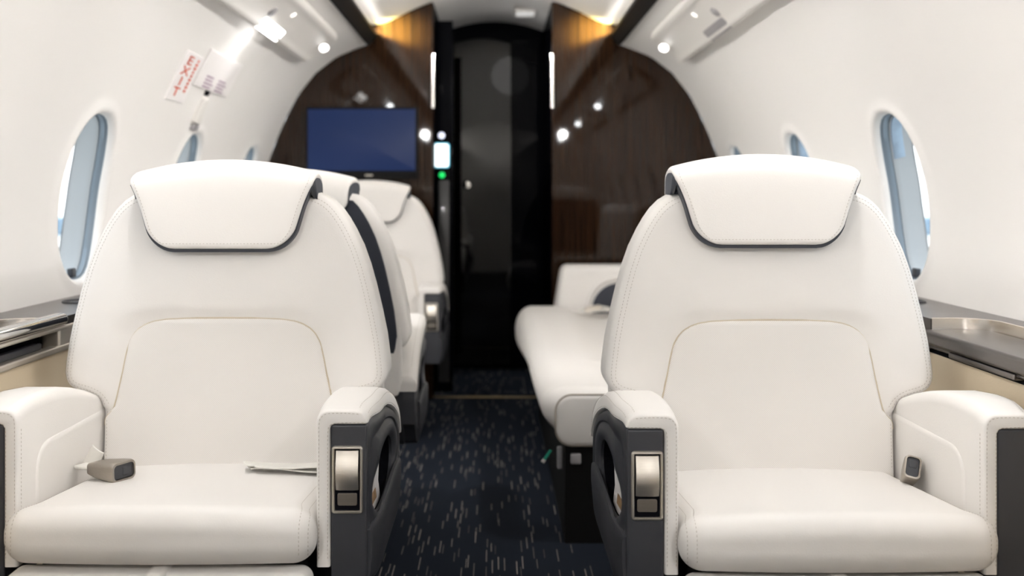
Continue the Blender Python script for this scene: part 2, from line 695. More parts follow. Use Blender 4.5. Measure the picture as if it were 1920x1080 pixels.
nwin = 0
for sg in (-1, 1):
    for i, yc in enumerate(WIN):
        nwin += 1
        NA = 56

        def ring(k, depth, grow=0.0):
            return [wall_pt(sg, SW + win_edge(2 * PI * j / NA, k, grow)[1], yc + win_edge(2 * PI * j / NA, k, grow)[0], -depth) for j in range(NA)]
        mb = MB()
        mb.rings([ring(1.0, 0.0115, 0.001), ring(1.0, 0.018), ring(.985, 0.020), ring(.985, 0.034), ring(.965, 0.036)])
        fr = tag(mb.build('window_%d' % nwin, 'seal', angle=50), kind='structure')
        fr.name = 'window_%d' % nwin
        mb = MB()
        mb.rings([ring(.970, 0.035), ring(.965, 0.050), ring(.975, 0.053), ring(.975, 0.098), ring(.955, 0.100)])
        mb.build('window_liner', 'liner', fr, angle=50)
        mb = MB()
        mb.rings([ring(.975, 0.099), ring(.0001, 0.099)])
        mb.rings([ring(.975, 0.104), ring(.0001, 0.104)])
        mb.build('window_pane', 'glass', fr)
        mb = MB()
        lo, hi = math.radians(38), math.radians(142)
        def band(k, dep):
            return [wall_pt(sg, SW + win_edge(lo + (hi - lo) * j / 20, k)[1], yc + win_edge(lo + (hi - lo) * j / 20, k)[0], -dep) for j in range(21)]
        mb.grid([band(.965, .040), band(.955, .042), band(.960, .072), band(.97, .074)])
        if sg > 0:
            mb.build('window_shade', 'shade', fr)
        mb = MB()
        zb = SW - WB * .97
        mb.rbox(-.008, .008, -.012, .012, 0, .024, .003, 2, 1, fn=lambda x, y, z: wall_pt(sg, zb + z, yc + .02 + y, -.03 + x))
        mb.build('shade_latch', 'plastic', fr)

# central ceiling dome
DH = [(.604, 1.750), (.603, 1.800), (.590, 1.808), (.555, 1.812), (.52, 1.820), (.47, 1.841), (.40, 1.877), (.298, 1.918), (.15, 1.962)]
DOME = catmull([(-x, z) for x, z in DH] + [(0, 1.978)] + DH[::-1], 81)
mb = MB()
mb.grid([[(p.x, y, p.y) for p in DOME] for y in [Y0 + (YV - Y0) * i / 24 for i in range(25)]])
tag(mb.build('ceiling', 'dome', angle=60), kind='structure')

# dark channels between side walls and dome, each with an LED strip above it
for n, sg in ((1, -1), (2, 1)):
    mb = MB()
    sec = [(.614, 1.7115), (.607, 1.706), (.600, 1.708), (.564, 1.752), (.564, 1.768), (.568, 1.769), (.570, 1.752), (.606, 1.752), (.64, 1.752), (.64, 1.72)]
    mb.rings([[(sg * x, y, z) for x, z in sec] for y in (Y0, YB - .002)], True, True)
    tr = tag(mb.build('trim_%d' % n, 'trimdark', angle=30), kind='structure')
    mb = MB()
    mb.grid([[(sg * .5859, y, 1.7938), (sg * .5981, y, 1.7862)] for y in (Y0 + .05, YB - .03)])
    st = mb.build('led_strip', 'led', tr)
    if st.data.polygons[0].normal.x * sg > 0:
        st.data.flip_normals()

# floor
mb = MB()
mb.grid([[(x, y, 0) for x in (-1.05, -.5, 0, .5, 1.05)] for y in (Y0, 0, 2, 4, YV)])
tag(mb.build('floor', 'carpet'), kind='structure')
mb = MB()
mb.rbox(-.292, .292, 4.845, 4.865, -.004, .005, .003, 2, 2)
tag(mb.build('trim_3', 'brass'), kind='structure')

# aft wall
mb = MB()
out = [(p.x, p.y) for p in PROF] + [(-p.x, p.y) for p in PROF[::-1]]
full = [(p.x, p.y) for p in PROF[::8]] + [(-p.x, p.y) for p in DOME[::4]] + [(-p.x, p.y) for p in PROF[::-8]]
mb.rings([[(x, Y0, z) for x, z in full], [(x, Y0 - .04, z) for x, z in full]], True, True)
tag(mb.build('wall_back', 'wall', angle=30), kind='structure')


# forward bulkhead: two lower panels, two upper facets
def poly(mb, pts, y0, y1, bev=0.004):
    c = Vector((sum(p[0] for p in pts) / len(pts), sum(p[1] for p in pts) / len(pts)))

    def ins(k):
        o = []
        for x, z in pts:
            d = Vector((x, z)) - c
            L = d.length
            q = c + d * (L - k) / L
            o.append(q)
        return o
    mb.rings([[(q.x, y0, q.y) for q in ins(bev)], [(q.x, y0 + bev, q.y) for q in ins(0)], [(q.x, y1, q.y) for q in ins(0)]], True, True)
    return mb


JX0, JX1 = -.293, .281
wf = empty('wall_front', (0, 0, 0))
tag(wf, kind='structure')
for sg, jx in ((-1, JX0), (1, JX1)):
    ax = abs(jx)
    arc = [(p.x, p.y) for p in PROF[::10]]
    dm = [(abs(p.x), p.y) for p in DOME if p.x >= .0][::-1]
    dm = [q for q in dm if ax + .01 < q[0] < .57]
    pts = [(sg * x, z) for x, z in arc] + [(sg * .612, 1.735), (sg * .604, 1.752), (sg * .603, 1.803)] + [(sg * x, z) for x, z in dm] + [(sg * (ax + .004), 1.918), (sg * ax, 1.91), (sg * ax, 0)]
    poly(MB(), pts, YB, YB + .05).build('wood_panel', 'wood', wf, angle=30)
    mb = MB()
    mb.tube([(sg * ax, YB - .008, z) for z in (1.665, 1.66, 1.60, 1.50, 1.41, 1.405)], .009, 10)
    mb.build('door_rail', 'chrome', wf)
    # jamb returning into the vestibule
    mb = MB()
    mb.box(sg * ax, sg * (ax + .03), YB + .03, YV, 0, 1.93)
    mb.build('jamb', 'doorgloss', wf, angle=30)
    al = bpy.data.lights.new('cove_end_light', 'SPOT')
    al.energy = ACCENT
    al.color = (1.0, .92, .28)
    al.spot_size = math.radians(64)
    al.spot_blend = 1.0
    al.shadow_soft_size = .004
    ao = bpy.data.objects.new('cove_end_light', al)
    COL.objects.link(ao)
    ao.location = (sg * .586, YB - .16, 1.7765)
    ao.rotation_euler = Vector((-sg * 1.0, 1.5, -.10)).to_track_quat('-Z', 'Y').to_euler()
# a thin header above the upper facets closes the dome
# vestibule end wall
mb = MB()
pts = [(-.40, 0), (-.40, 2.02), (.40, 2.02), (.40, 0)]
mb.rings([[(x, YV - .02, z) for x, z in pts], [(x, YV + .03, z) for x, z in pts]], True, True)
vb = tag(mb.build('wall_vestibule', 'doorgloss', angle=30), kind='structure')
vb.name = 'wall_far'
door = empty('door_1', (0, 0, 0))
tag(door, kind='structure')
mb = MB()
poly(mb, [(-.226, .02), (.098, .02), (.098, 1.85)] + [(.098 - .324 * i / 12, 1.85 + .03 * math.sin(PI * i / 12)) for i in range(1, 12)] + [(-.226, 1.85)], YV - .05, YV - .021)
mb.build('door_leaf', 'doormirror', door, angle=30)
mb = MB()
mb.box(.110, .30, YV - .045, YV - .021, .02, 1.84)
mb.build('dark_panel', 'doorgloss', door, angle=30)
mb = MB()
mb.rbox(-.237, -.229, YV - .055, YV - .021, .02, 1.85, .002, 2, 2)
mb.build('door_edge', 'trimdark', door)
mb = MB()
kp = [(0.0, .020), (.012, .019), (.018, .013), (.03, .012), (.04, .022), (.055, .026), (.066, .020), (.070, .001)]
mb.rings([[(-.152 + r * math.cos(2 * PI * j / 20), YV - .05 - h, 1.045 + r * math.sin(2 * PI * j / 20)) for j in range(20)] for h, r in kp], True, True)
mb.build('door_knob', 'chrome', door)
vl = empty('ceiling_light', (.165, 5.22, 1.950))
tag(vl, 'small flush ceiling light in the vestibule before the dark door', 'ceiling light')
mb = MB()
plan_slab(mb, .060, .085, .012, [(0, 0), (0, .010), (.003, .013), (.010, .013)], lambda a, b, h: (a, b, -h))
mb.build('frame', 'psu', vl, angle=40)
mb = MB()
plan_slab(mb, .048, .073, .010, [(0, .0125), (0, .0138), (.002, .0142)], lambda a, b, h: (a, b, -h))
mb.build('diffuser', 'lampfaint', vl, angle=40)
vg = bpy.data.lights.new('vestibule_fill', 'POINT')  # added light without a fixture, brightens the vestibule ceiling
vg.energy = 0.12
vg.shadow_soft_size = .12
vgo = bpy.data.objects.new('vestibule_fill', vg)
COL.objects.link(vgo)
vgo.location = (.10, 5.22, 1.72)
vs_ = bpy.data.lights.new('vestibule_beam', 'SPOT')
vs_.energy = 3.0
vs_.spot_size = math.radians(21)
vs_.spot_blend = .3
vs_.shadow_soft_size = .02
vo = bpy.data.objects.new('vestibule_beam', vs_)
COL.objects.link(vo)
vo.location = (.165, 5.22, 1.925)
vo.rotation_euler = Vector((-.06, .02, -1)).to_track_quat('-Z', 'Y').to_euler()
# post with the control panel left of the door
post = empty('door_post', (-.249, 5.0, 0))
tag(post, 'dark grey post at the left edge of the doorway', 'post')
mb = MB()
mb.rbox(-.043, .043, -.012, .02, 0, 1.86, .004, 2, 2)
mb.build('upright', 'doorgloss', post)
mb = MB()
mb.rbox(-.028, .026, -.018, -.008, .05, 1.06, .003, 2, 2)
mb.build('face_strip', 'post', post)
cp = empty('control_panel', (-.262, 4.986, 1.185))
tag(cp, 'small glowing white touch panel on the post beside the dark door', 'touch panel')
f = lambda a, b, h: (a, -h, b)
plan_slab(MB(), .039, .062, .012, [(0, 0), (0, .006), (.002, .009), (.006, .0095)], f).build('panel_frame', 'halo', cp)
plan_slab(MB(), .034, .056, .010, [(0, .009), (0, .0105), (.001, .011)], f).build('panel_screen', 'panelglow', cp)
mb = MB()
mb.rings([[(.002 + r * math.cos(2 * PI * j / 16), -h, -.098 + r * math.sin(2 * PI * j / 16)) for j in range(16)] for h, r in ((0, .015), (.006, .014), (.009, .008), (.010, .001))], True, True)
mb.build('status_light', 'ledgreen', cp)
mb = MB()
mb.rings([[(.0 + r * math.cos(2 * PI * j / 16), -h, .100 + r * math.sin(2 * PI * j / 16)) for j in range(16)] for h, r in ((0, .016), (.006, .015), (.009, .008), (.010, .001))], True, True)
mb.build('panel_reflection', 'reflectwhite', cp)  # glowing disc drawn in place of a reflection, no fitted lamp

# television on the left panel
tv = empty('television', (-.633, YB - .012, 1.247))
tag(tv, 'flat dark blue television screen on the walnut bulkhead left of the door', 'television')
plan_slab(MB(), .268, .172, .008, [(0, 0), (0, .020), (.003, .024), (.010, .024), (.012, .021)], lambda a, b, h: (a, -h, b - .010)).build('bezel', 'trimdark', tv, angle=30)
plan_slab(MB(), .258, .147, .003, [(0, .0205), (0, .0225), (.001, .023)], lambda a, b, h: (a, -h, b + .003)).build('screen', 'screen', tv, angle=30)
mb = MB()
mb.rbox(-.018 + .035, .018 + .035, -.0255, -.0235, -.170, -.163, .001, 2, 1)
mb.build('silver_badge', 'nickel', tv)

# ground outside
mb = MB()
mb.grid([[(x, y, -1.25) for x in (-160, -40, 40, 160)] for y in (-120, 0, 120, 260)])
tag(mb.build('ground', 'apron'), kind='structure')
for n, sg in ((4, -1), (5, 1)):
    mb = MB()
    for j in range(12):
        mb.rbox(sg * 26 - .4, sg * 26 + .4, -70 + j * 18, -70 + j * 18 + 17.6, -1.25, -.15, .15, 2, 1)
    tag(mb.build('trim_%d' % n, 'hedge'), kind='structure')

# ================================================================== SIDE LEDGES
DZ = .708


def ledge(sg, label):
    L = empty('side_ledge', (0, 0, 0))
    tag(L, label, 'ledge', 'side ledges below the windows')
    X = lambda x: sg * x
    # upholstered side panel
    mb = MB()
    mb.rbox(X(.957) if sg > 0 else X(1.02), X(1.02) if sg > 0 else X(.957), Y0 + .02, YB - .02, 0.0, .640, .012, 3, 6)
    mb.build('upholstered_panel', 'beige', L)
    # deck: full width beyond the tray, outboard strip beside it, with a rounded inner corner
    ye, xo, rc = 2.17, 1.075, .07
    deck = [(.952, ye)] + [(xo - rc + rc * math.sin(a), ye - rc + rc * math.cos(a)) for a in [PI / 2 * i / 10 for i in range(11)]] + \
           [(xo, .25), (1.142, .25), (1.142, YB - .02), (.952, YB - .02)]
    mb = MB()
    mb.rings([[(X(x), y, DZ - .028) for x, y in deck], [(X(x), y, DZ - .002) for x, y in deck], [(X(x + .0), y, DZ) for x, y in deck]], True, True)
    mb.build('deck', 'steel', L, angle=30)
    deck2 = [(.952, Y0 + .02), (1.142, Y0 + .02), (1.142, .25), (.952, .25)]
    mb = MB()
    mb.rings([[(X(x), y, DZ - .03) for x, y in deck2], [(X(x), y, DZ) for x, y in deck2]], True, True)
    mb.build('aft_deck', 'steel', L, angle=30)
    # bright lip around the tray
    lip = [(.953, ye)] + [(xo - rc + rc * math.sin(a), ye - rc + rc * math.cos(a)) for a in [PI / 2 * i / 10 for i in range(11)]] + [(xo, 1.2), (xo, .26)]
    mb = MB()
    rows = []
    for off, z in ((0.0, DZ - .026), (-.004, DZ - .026), (-.004, DZ + .001), (-.002, DZ + .002), (0.002, DZ + .001)):
        row = []
        for i, (x, y) in enumerate(lip):
            a, b = lip[max(0, i - 1)], lip[min(len(lip) - 1, i + 1)]
            t = Vector((b[0] - a[0], b[1] - a[1])).normalized()
            n = Vector((-t.y, t.x))
            row.append((X(x + n.x * off * 1), y + n.y * off * 1 if True else y, z))
        rows.append(row)
    mb.grid(rows)
    mb.build('lip', 'lip', L, angle=30)
    if sg > 0:
        # stowed table leaf lying in the tray
        mb = MB()
        mb.rbox(.934, 1.071, .27, 2.166, DZ - .054, DZ - .022, .008, 3, 6)
        mb.build('table_leaf', 'steel', L)
        mb = MB()
        mb.rbox(.945, .985, .27, 2.2, .646, .653, .003, 2, 2)
        mb.rbox(.940, .985, 1.80, 2.06, .640, .652, .003, 2, 2)
        mb.rbox(.936, .985, .27, 1.74, .632, .652, .003, 2, 2)
        mb.build('slot_trim', 'steel', L)
        mb = MB()
        mb.box(.958, 1.05, .27, 2.4, .630, .658)
        mb.build('slot', 'black', L, angle=30)
        mb = MB()
        mb.rbox(.936, .99, 2.18, YB - .03, .640, .682, .006, 3, 4)
        mb.build('forward_rail', 'steel', L)
    else:
        # raised lid edge with a polished rail, dark stowage slot below
        mb = MB()
        mb.rbox(-1.071, -.968, .27, 2.160, DZ - .022, DZ - .014, .003, 3, 6)
        mb.build('lid', 'steel', L)
        mb = MB()
        mb.rbox(-.974, -.936, .27, 2.20, DZ - .017, DZ + .010, .0134, 5, 4)
        mb.build('rail', 'chrome', L)
        mb = MB()
        mb.rbox(-.968, -.942, .27, 2.205, DZ - .026, DZ - .017, .004, 3, 4)
        mb.build('rail_base', 'nickel', L)
        mb = MB()
        mb.box(-1.06, -.990, .27, 2.17, .600, .684)
        mb.build('slot', 'black', L, angle=30)
        mb = MB()
        mb.rbox(-.985, -.962, .27, 2.12, .648, .662, .004, 3, 4)
        mb.build('stowed_table_edge', 'plastic', L)
        mb = MB()
        mb.rbox(-.972, -.945, .27, 2.5, .634, .648, .004, 3, 4)
        mb.build('slot_trim', 'nickel', L)
        mb = MB()
        mb.rbox(-.99, -.948, 2.175, YB - .03, .634, .690, .006, 3, 4)
        mb.build('forward_rail', 'nickel', L)
    mb = MB()
    c = (1.045, 2.52)
    mb.tube([(X(c[0] + .042 * math.cos(2 * PI * j / 28)), c[1] + .042 * math.sin(2 * PI * j / 28), DZ + .001) for j in range(28)], .004, 8, closed=True)
    mb.build('cup_holder', 'plastic', L)
    return L


ledge(-1, 'metal topped side ledge under the left windows with polished rail over open slot')
ledge(1, 'metal topped side ledge under the right windows with flat stowed table leaf')

# ================================================================== CABIN SEAT
TILT = .07
yf = lambda z: -.09 + (z - .43) * TILT
OUT = [(.400, .246), (.43, .250), (.50, .251), (.535, .252), (.548, .256), (.558, .265), (.565, .280), (.569, .296), (.574, .310), (.582, .3225), (.594, .3305), (.609, .3340),
       (.630, .3325), (.68, .326), (.73, .316), (.786, .303), (.83, .291), (.87, .277), (.906, .260), (.93, .246), (.95, .232), (.966, .216), (.977, .199), (.985, .178), (.990, .14), (.992, .08), (.993, .0)]
OUTP = resample([Vector((w_, z_)) for z_, w_ in OUT], 240)
OUTD = OUTP[::3] + [OUTP[-1]]
PADO = [(.405, .243), (.517, .243), (.524, .239), (.531, .231), (.541, .2255), (.557, .2215), (.61, .210), (.64, .2045), (.66, .200), (.675, .195), (.69, .187), (.702, .176), (.711, .161), (.7165, .145), (.7205, .12), (.7235, .06), (.724, 0)]
padw = lut([(z, w_) for z, w_ in PADO])
outw = lut([(z, w_) for z, w_ in OUT])


def dist_out(x, z):
    p = Vector((abs(x), z))
    if outw(z) - abs(x) > .07 and z < .92:
        return .07
    best = 1
    for a, b in zip(OUTD, OUTD[1:]):
        if min(abs(a.y - z), abs(b.y - z)) > .07:
            continue
        e = b - a
        t = max(0, min(1, (p - a).dot(e) / e.dot(e)))
        best = min(best, (p - a - e * t).length)
    return best


def sd_pad(x, z, r=.05):
    qx, qz = abs(x) - (padw(min(z, .66)) if z > .54 else .245), z - .7235
    a, b = max(qx + r, 0), max(qz + r, 0)
    return math.hypot(a, b) + min(max(qx + r, qz + r), 0) - r


def front_y(x, z):
    """front face of the backrest"""
    d = dist_out(x, z)
    y = yf(z) + edge_round(d, .026)
    s = sd_pad(x, z)
    y += .008 * sm(.026, -.004, s)                     # the pad sits in a shallow well
    y += -.012 * (1 - (x / .36) ** 2) * sm(.55, .8, z)
    return y


def pad_y(x, z):
    d = max(0, -sd_pad(x, z))
    return yf(z) + .0015 - .012 * (1 - (x / .36) ** 2) * sm(.55, .8, z) + edge_round(d, .010) - .006 * (1 - (x / .25) ** 2) * (.4 + .6 * math.sin(PI * max(0, min(1, (z - .42) / .3))))


def thick(z):
    return .13 - .03 * sm(.6, 1.0, z)


def build_seat(inb, head_lift=0.0):
    seat = empty('cabin_seat')
    # ---- backrest
    zs = [(p.y, p.x) for p in OUTP]
    mb = MB()
    vs = list(range(0, 240, 2)) + [239]

    def fo(u, k):
        z, w_ = zs[k]
        return (u * w_, front_y(u * w_, z), z)

    def fi(u, k):
        z, w_ = zs[k]
        return (u * w_, yf(z) + thick(z) - edge_round(dist_out(u * w_, z), .03), z)
    mb.sheet(fo, fi, US, vs)
    back = mb.build('backrest', 'leather', seat, angle=70)
    # ---- pad in the lower back
    PP = resample([Vector((w_, z_)) for z_, w_ in PADO], 90)
    mb = MB()
    mb.sheet(lambda u, k: (u * PP[k].x, pad_y(u * PP[k].x, PP[k].y), PP[k].y), lambda u, k: (u * PP[k].x, yf(PP[k].y) + .03, PP[k].y), US, list(range(90)))
    tag(mb.build('back_pad', 'perf', back, angle=70), 'perforated cream leather pad')
    mb = MB()
    pipe = []
    for p in PP[18:]:
        pipe.append((p.x, yf(p.y) + .0070 - .012 * (1 - (p.x / .36) ** 2) * sm(.55, .8, p.y), p.y))
    mb.tube(pipe + [(-x, y, z) for x, y, z in pipe[::-1][1:]], .0021, 6)
    tag(mb.build('pad_seam_shade', 'piping', back), 'painted tan seam shading')  # seam shading drawn as a thin tan tube in the pad groove
    # ---- dark panel on the rear
    mb = MB()
    RP = [Vector((max(0, w_ - .030 if z < .93 else w_ - .03), z * 1.0)) for z, w_ in zs if .60 <= z <= .965]
    RP = resample([Vector((.272, .498)), Vector((.284, .501)), Vector((.292, .512)), Vector((.298, .56))] + RP, 70)
    mb.sheet(lambda u, k: (u * RP[k].x, yf(RP[k].y) + thick(RP[k].y) + .004 - edge_round((1 - abs(u)) * RP[k].x, .003), RP[k].y),
             lambda u, k: (u * RP[k].x, yf(RP[k].y) + thick(RP[k].y) - .03, RP[k].y), US, list(range(70)))
    tag(mb.build('rear_panel', 'navy', back, angle=50), 'dark navy panel')
    mb = MB()
    mb.rbox(-.316, .316, .034, .0535, .452, .64, .0095, 4, 6, fn=lambda x, y, z: (x * (1 - .03 * sm(.50, .452, z)), y, z))
    mb.build('lower_shell', 'leather', back, angle=60)
    # ---- stitching along the rim
    mb = MB()
    for ins in (.011, .019):
        for sg in (-1, 1):
            line = []
            for i in range(34, 212, 2):
                p = OUTP[i]
                a, b = OUTP[max(0, i - 3)], OUTP[min(239, i + 3)]
                t = (b - a).normalized()
                q = p + Vector((-t.y, t.x)) * ins
                line.append((sg * q.x, front_y(q.x, q.y) - .0003, q.y))
            dashes(mb, line)
    for sg in (-1, 1):
        dashes(mb, [(sg * .238, pad_y(.238, z) - .0004, z) for z in [.43 + .09 * i / 12 for i in range(13)]])
    tag(mb.build('stitching', 'thread', back, merge=0), 'brown stitching', kind='stuff')

    # ---- headrest: cream cover over a dark core, draped over the top of the back
    fy = -.105
    path = catmull([(fy - .004, .868), (fy - .002, .93), (fy, .99), (fy + .004, 1.022), (fy + .018, 1.041), (fy + .055, 1.0505), (fy + .115, 1.048), (fy + .165, 1.032), (fy + .186, 1.0), (fy + .188, .955)], 601)
    path = [path[min(60, int(60 * (1 - math.cos(PI / 2 * q / 18)) + q * .6))] for q in range(19)] + [path[k] for k in range(80, 601, 13)]
    path = [Vector((p.x, p.y + head_lift)) for p in path]
    NK = len(path)
    cum = [0]
    for a, b in zip(path, path[1:]):
        cum.append(cum[-1] + (b - a).length)
    T = cum[-1]
    wline = lut([(0, .139), (.155, .186), (.18, .188), (.25, .186), (.36, .178), (.6, .170)])

    def nrm(k):
        a, b = path[max(0, k - 2)], path[min(NK - 1, k + 2)]
        t = (b - a).normalized()
        return Vector((-t.y, t.x))

    def hp(u, k, inn, grow, ext):
        s = cum[k]
        w_ = wline(s) + grow
        r = .046
        if s < r:
            w_ = w_ - r + math.sqrt(max(0, r * r - (r - s) ** 2)) if s > 0 else w_ - r
        e = T - s
        if e < .03:
            w_ = w_ - .03 + math.sqrt(max(0, .03 ** 2 - (.03 - e) ** 2))
        p = path[k]
        n = nrm(k)
        x = u * w_
        ed = min((1 - abs(u)) * w_, s if s < .1 else 1, e)
        crown = -.030 * (x / .2) ** 2 * sm(.07, .19, s)
        q = p + n * (0.0 - inn)
        zz = q.y + crown
        if ext:
            t = (path[6] - path[0]).normalized()
            q2 = -t * ext * (1 - sm(0, .10, s))
            return (x, q.x + q2.x, zz + q2.y)
        return (x, q.x, zz)

    ks = list(range(NK))
    # finer steps at the lower rounding
    mb = MB()
    mb.sheet(lambda u, k: hp(u, k, edge_round(min((1 - abs(u)) * wline(cum[k]), cum[k], T - cum[k]), .008), 0, 0),
             lambda u, k: hp(u, k, .013, -.002, 0), US, ks)
    head = mb.build('headrest', 'leather', seat, angle=70)
    mb = MB()

    def core_in(u, k):
        x, y, z = hp(u, k, .048, .001, .006)
        if path[k].y > 1.0 + head_lift:
            y = max(fy + .048, min(fy + .186 - .04, y))
            z = .968 + head_lift
        return (x, y, z)
    mb.sheet(lambda u, k: hp(u, k, .0125, .0020 if cum[k] < .16 else .0, .007 if cum[k] < .1 else 0), core_in, US, ks)
    tag(mb.build('headrest_core', 'core', head, angle=60), 'dark slate underside')
    mb = MB()
    ln = []
    for k in range(NK - 26, -1, -1):
        if cum[k] < .0085:
            break
        w_ = abs(hp(1, k, 0, 0, 0)[0])
        ln.append(hp(1 - .0085 / w_, k, -.0003, 0, 0))
    bot = [(ln[-1][0] * (1 - 2 * i / 16), ln[-1][1], ln[-1][2]) for i in range(1, 16)]
    dashes(mb, ln + bot + [(-x, y, z) for x, y, z in ln[::-1]])
    tag(mb.build('stitching', 'thread', head, merge=0), 'brown stitching', kind='stuff')

    # ---- seat cushion
    def cf(x, y, z):
        t = (-y - .05)
        z2 = z + .088 * t + .010 * (1 - (x / .25) ** 2) * (1 if z > .375 else 0)
        x2 = x * (1 + .045 * sm(-.41, -.47, y))
        y2 = y - .012 * (1 - (x / .25) ** 2) * sm(-.3, -.5, y)
        return (x2, y2, z2)
    mb = MB()
    mb.rbox(-.2495, .2495, -.495, -.06, .327, .417, .040, 7, 10, fn=cf)
    cush = mb.build('seat_cushion', 'leather', seat, angle=70)
    mb = MB()
    for sg in (-1, 1):
        for xx in (.225, .238):
            ln = []
            for k in range(40):
                a = k / 39
                if a < .45:
                    y, z = -.12 - (.455 - .12) * a / .45, .4175
                elif a < .62:
                    b = (a - .45) / .17 * PI / 2
                    y, z = -.455 - .0404 * math.sin(b), .377 + .0404 * math.cos(b)
                else:
                    y, z = -.4954, .377 - (.377 - .345) * (a - .62) / .38
                rnd = 0 if xx < .21 else edge_round(.2495 - xx, .04)
                if a < .45:
                    z -= rnd
                elif a > .62:
                    y += rnd
                else:
                    y += rnd * math.sin(b)
                    z -= rnd * math.cos(b)
                x_, y_, z_ = cf(sg * xx, y, z)
                ln.append((x_, y_, z_))
            dashes(mb, ln)
    tag(mb.build('stitching', 'thread', cush, merge=0), 'brown stitching', kind='stuff')

    # ---- leg rest with a pull strap
    mb = MB()
    mb.rbox(-.252, .252, -.503, -.43, .10, .355, .022, 5, 6, fn=lambda x, y, z: (x, y + .02 * sm(.3, .1, z), z))
    leg = mb.build('leg_rest', 'leather', seat, angle=60)
    mb = MB()
    mb.rbox(-.018, .018, -.509, -.40, .12, .3605, .012, 4, 3)
    mb.build('pull_strap', 'leather', leg)
    mb = MB()
    for sg in (-1, 1):
        dashes(mb, [(sg * .014, -.5095, z) for z in (.15, .25, .346)])
        dashes(mb, [(sg * .236, -.5, z) for z in (.15, .25, .336)])
    tag(mb.build('stitching', 'thread', leg, merge=0), 'brown stitching', kind='stuff')

    # ---- pedestal
    mb = MB()
    mb.rbox(-.235, .235, -.40, .06, .02, .345, .02, 3, 3)
    mb.rbox(-.25, .25, -.30, .10, 0, .05, .012, 3, 3)
    mb.build('pedestal', 'trimdark', seat, angle=40)

    # ---- armrests
    ztop = lut([(-.44, .611), (-.425, .6125), (-.40, .618), (-.37, .621), (-.31, .621), (-.25, .616), (-.20, .607), (-.15, .594), (-.10, .579), (-.05, .560), (-.015, .543), (.01, .524), (.035, .498)])
    th = lut([(-.434, .0255), (-.41, .027), (-.36, .032), (-.2, .036)])
    tp = lambda x, y: x - (.013 * sm(-.34, -.425, y) if x > .3 else 0)
    for sg in (-1, 1):
        def ap(x, y, z, top):
            return (sg * x, y, ztop(y) + z if top else z)
        # L-shaped cream pad: section (x, z, top?)
        r = .022
        sec = [(.253, .345, 0), (.253, -r, 1)] + [(.253 + r - r * math.cos(a), -r + r * math.sin(a), 1) for a in [PI / 2 * i / 6 for i in range(1, 7)]] + \
              [(.330, 0, 1), (.342, -.002, 1), (.350, -.008, 1), (.353, -.016, 1), (.3535, .003, 2), (.349, 0, 2), (.284, 0, 2), (.279, -.002, 2), (.2765, -.007, 2), (.2765, .345, 0)]
        cx = .265
        ys = [-.434, -.4335, -.431, -.427, -.42, -.41, -.40, -.385, -.36, -.33, -.30, -.24, -.18, -.12, -.08, -.05, -.03, -.015, .0, .01, .02, .03, .035]
        ins = {-.434: .0045, -.4335: .003, -.431: .001, -.427: 0}
        n = len(sec)
        R = []
        for y in ys:
            i_ = ins.get(y, 0)
            pts = [(tp(x, y), (ztop(y) + z - (th(y) if t == 2 else 0) if t else z)) for x, z, t in sec]
            row = []
            for j, (x, z) in enumerate(pts):
                a, b = pts[j - 1], pts[(j + 1) % n]
                t = Vector((b[0] - a[0], b[1] - a[1])).normalized()
                nn = Vector((t.y, -t.x))          # inwards for this winding
                row.append((sg * (x + nn.x * i_), y, z + nn.y * i_))
            R.append(row)
        mb = MB()
        mb.rings(R, True, True)
        arm = mb.build('armrest', 'leather', seat, angle=50)
        # dark shell behind the pad
        sh = [(.2775, .30), (.2775, .04), (.345, .04), (.345, .30)]
        mb = MB()
        R = []
        for y, i_ in [(-.428, .004), (-.4265, .0012), (-.4235, 0)] + [(q, 0) for q in (-.41, -.39, -.36, -.30, -.2, -.12, -.08, -.05, -.03, -.01, .01, .025)]:
            zt = ztop(y) - th(y) - .0005
            zl = .305 + .06 * sm(-.04, .03, y)
            R.append([(sg * tp(x, y), y, z) for x, z in ((.2775 + i_, zl + i_), (.2775 + i_, zt - i_), (.318 - i_, zt - i_), (.318 - i_, zl + .02 + i_), (.314 - i_, zl + i_))])
        mb.rings(R, True, True)
        mb.rbox(min(sg * .2772, sg * .3385), max(sg * .2772, sg * .3385), -.4305, -.415, .305, ztop(-.43) - .0262, .004, 3, 2)
        shell = mb.build('side_shell', 'plastic', arm, angle=40)
        # fairing on the outer face with an arched pocket opening
        NP = 64
        cy, cz = -.235, .455

        def outer(a):
            c, s = math.cos(a), math.sin(a)
            y, z = c, s
            t = 1.0
            # march to the outline
            lo, hi = 0.0, .5
            for _ in range(26):
                md = (lo + hi) / 2
                yy, zz = cy + c * md, cz + s * md
                inside = -.4265 < yy < .028 and .305 + .07 * sm(-.06, .03, yy) < zz < ztop(yy) - th(yy) - .0015
                lo, hi = (md, hi) if inside else (lo, md)
            return cy + c * lo, cz + s * lo

        def hole(a, k=1.0):
            c, s = math.cos(a), math.sin(a)
            A, B = .150 * k, (.058 if s > 0 else .050) * k
            e = 2.3
            q = (abs(c / A) ** e + abs(s / B) ** e) ** (-1 / e)
            return cy + c * q, cz - .004 + s * q
        AN = [2 * PI * j / NP for j in range(NP)]
        O, H = [outer(a) for a in AN], [hole(a) for a in AN]
        lerp = lambda p, q, t: (p[0] + (q[0] - p[0]) * t, p[1] + (q[1] - p[1]) * t)
        mb = MB()
        rows = []
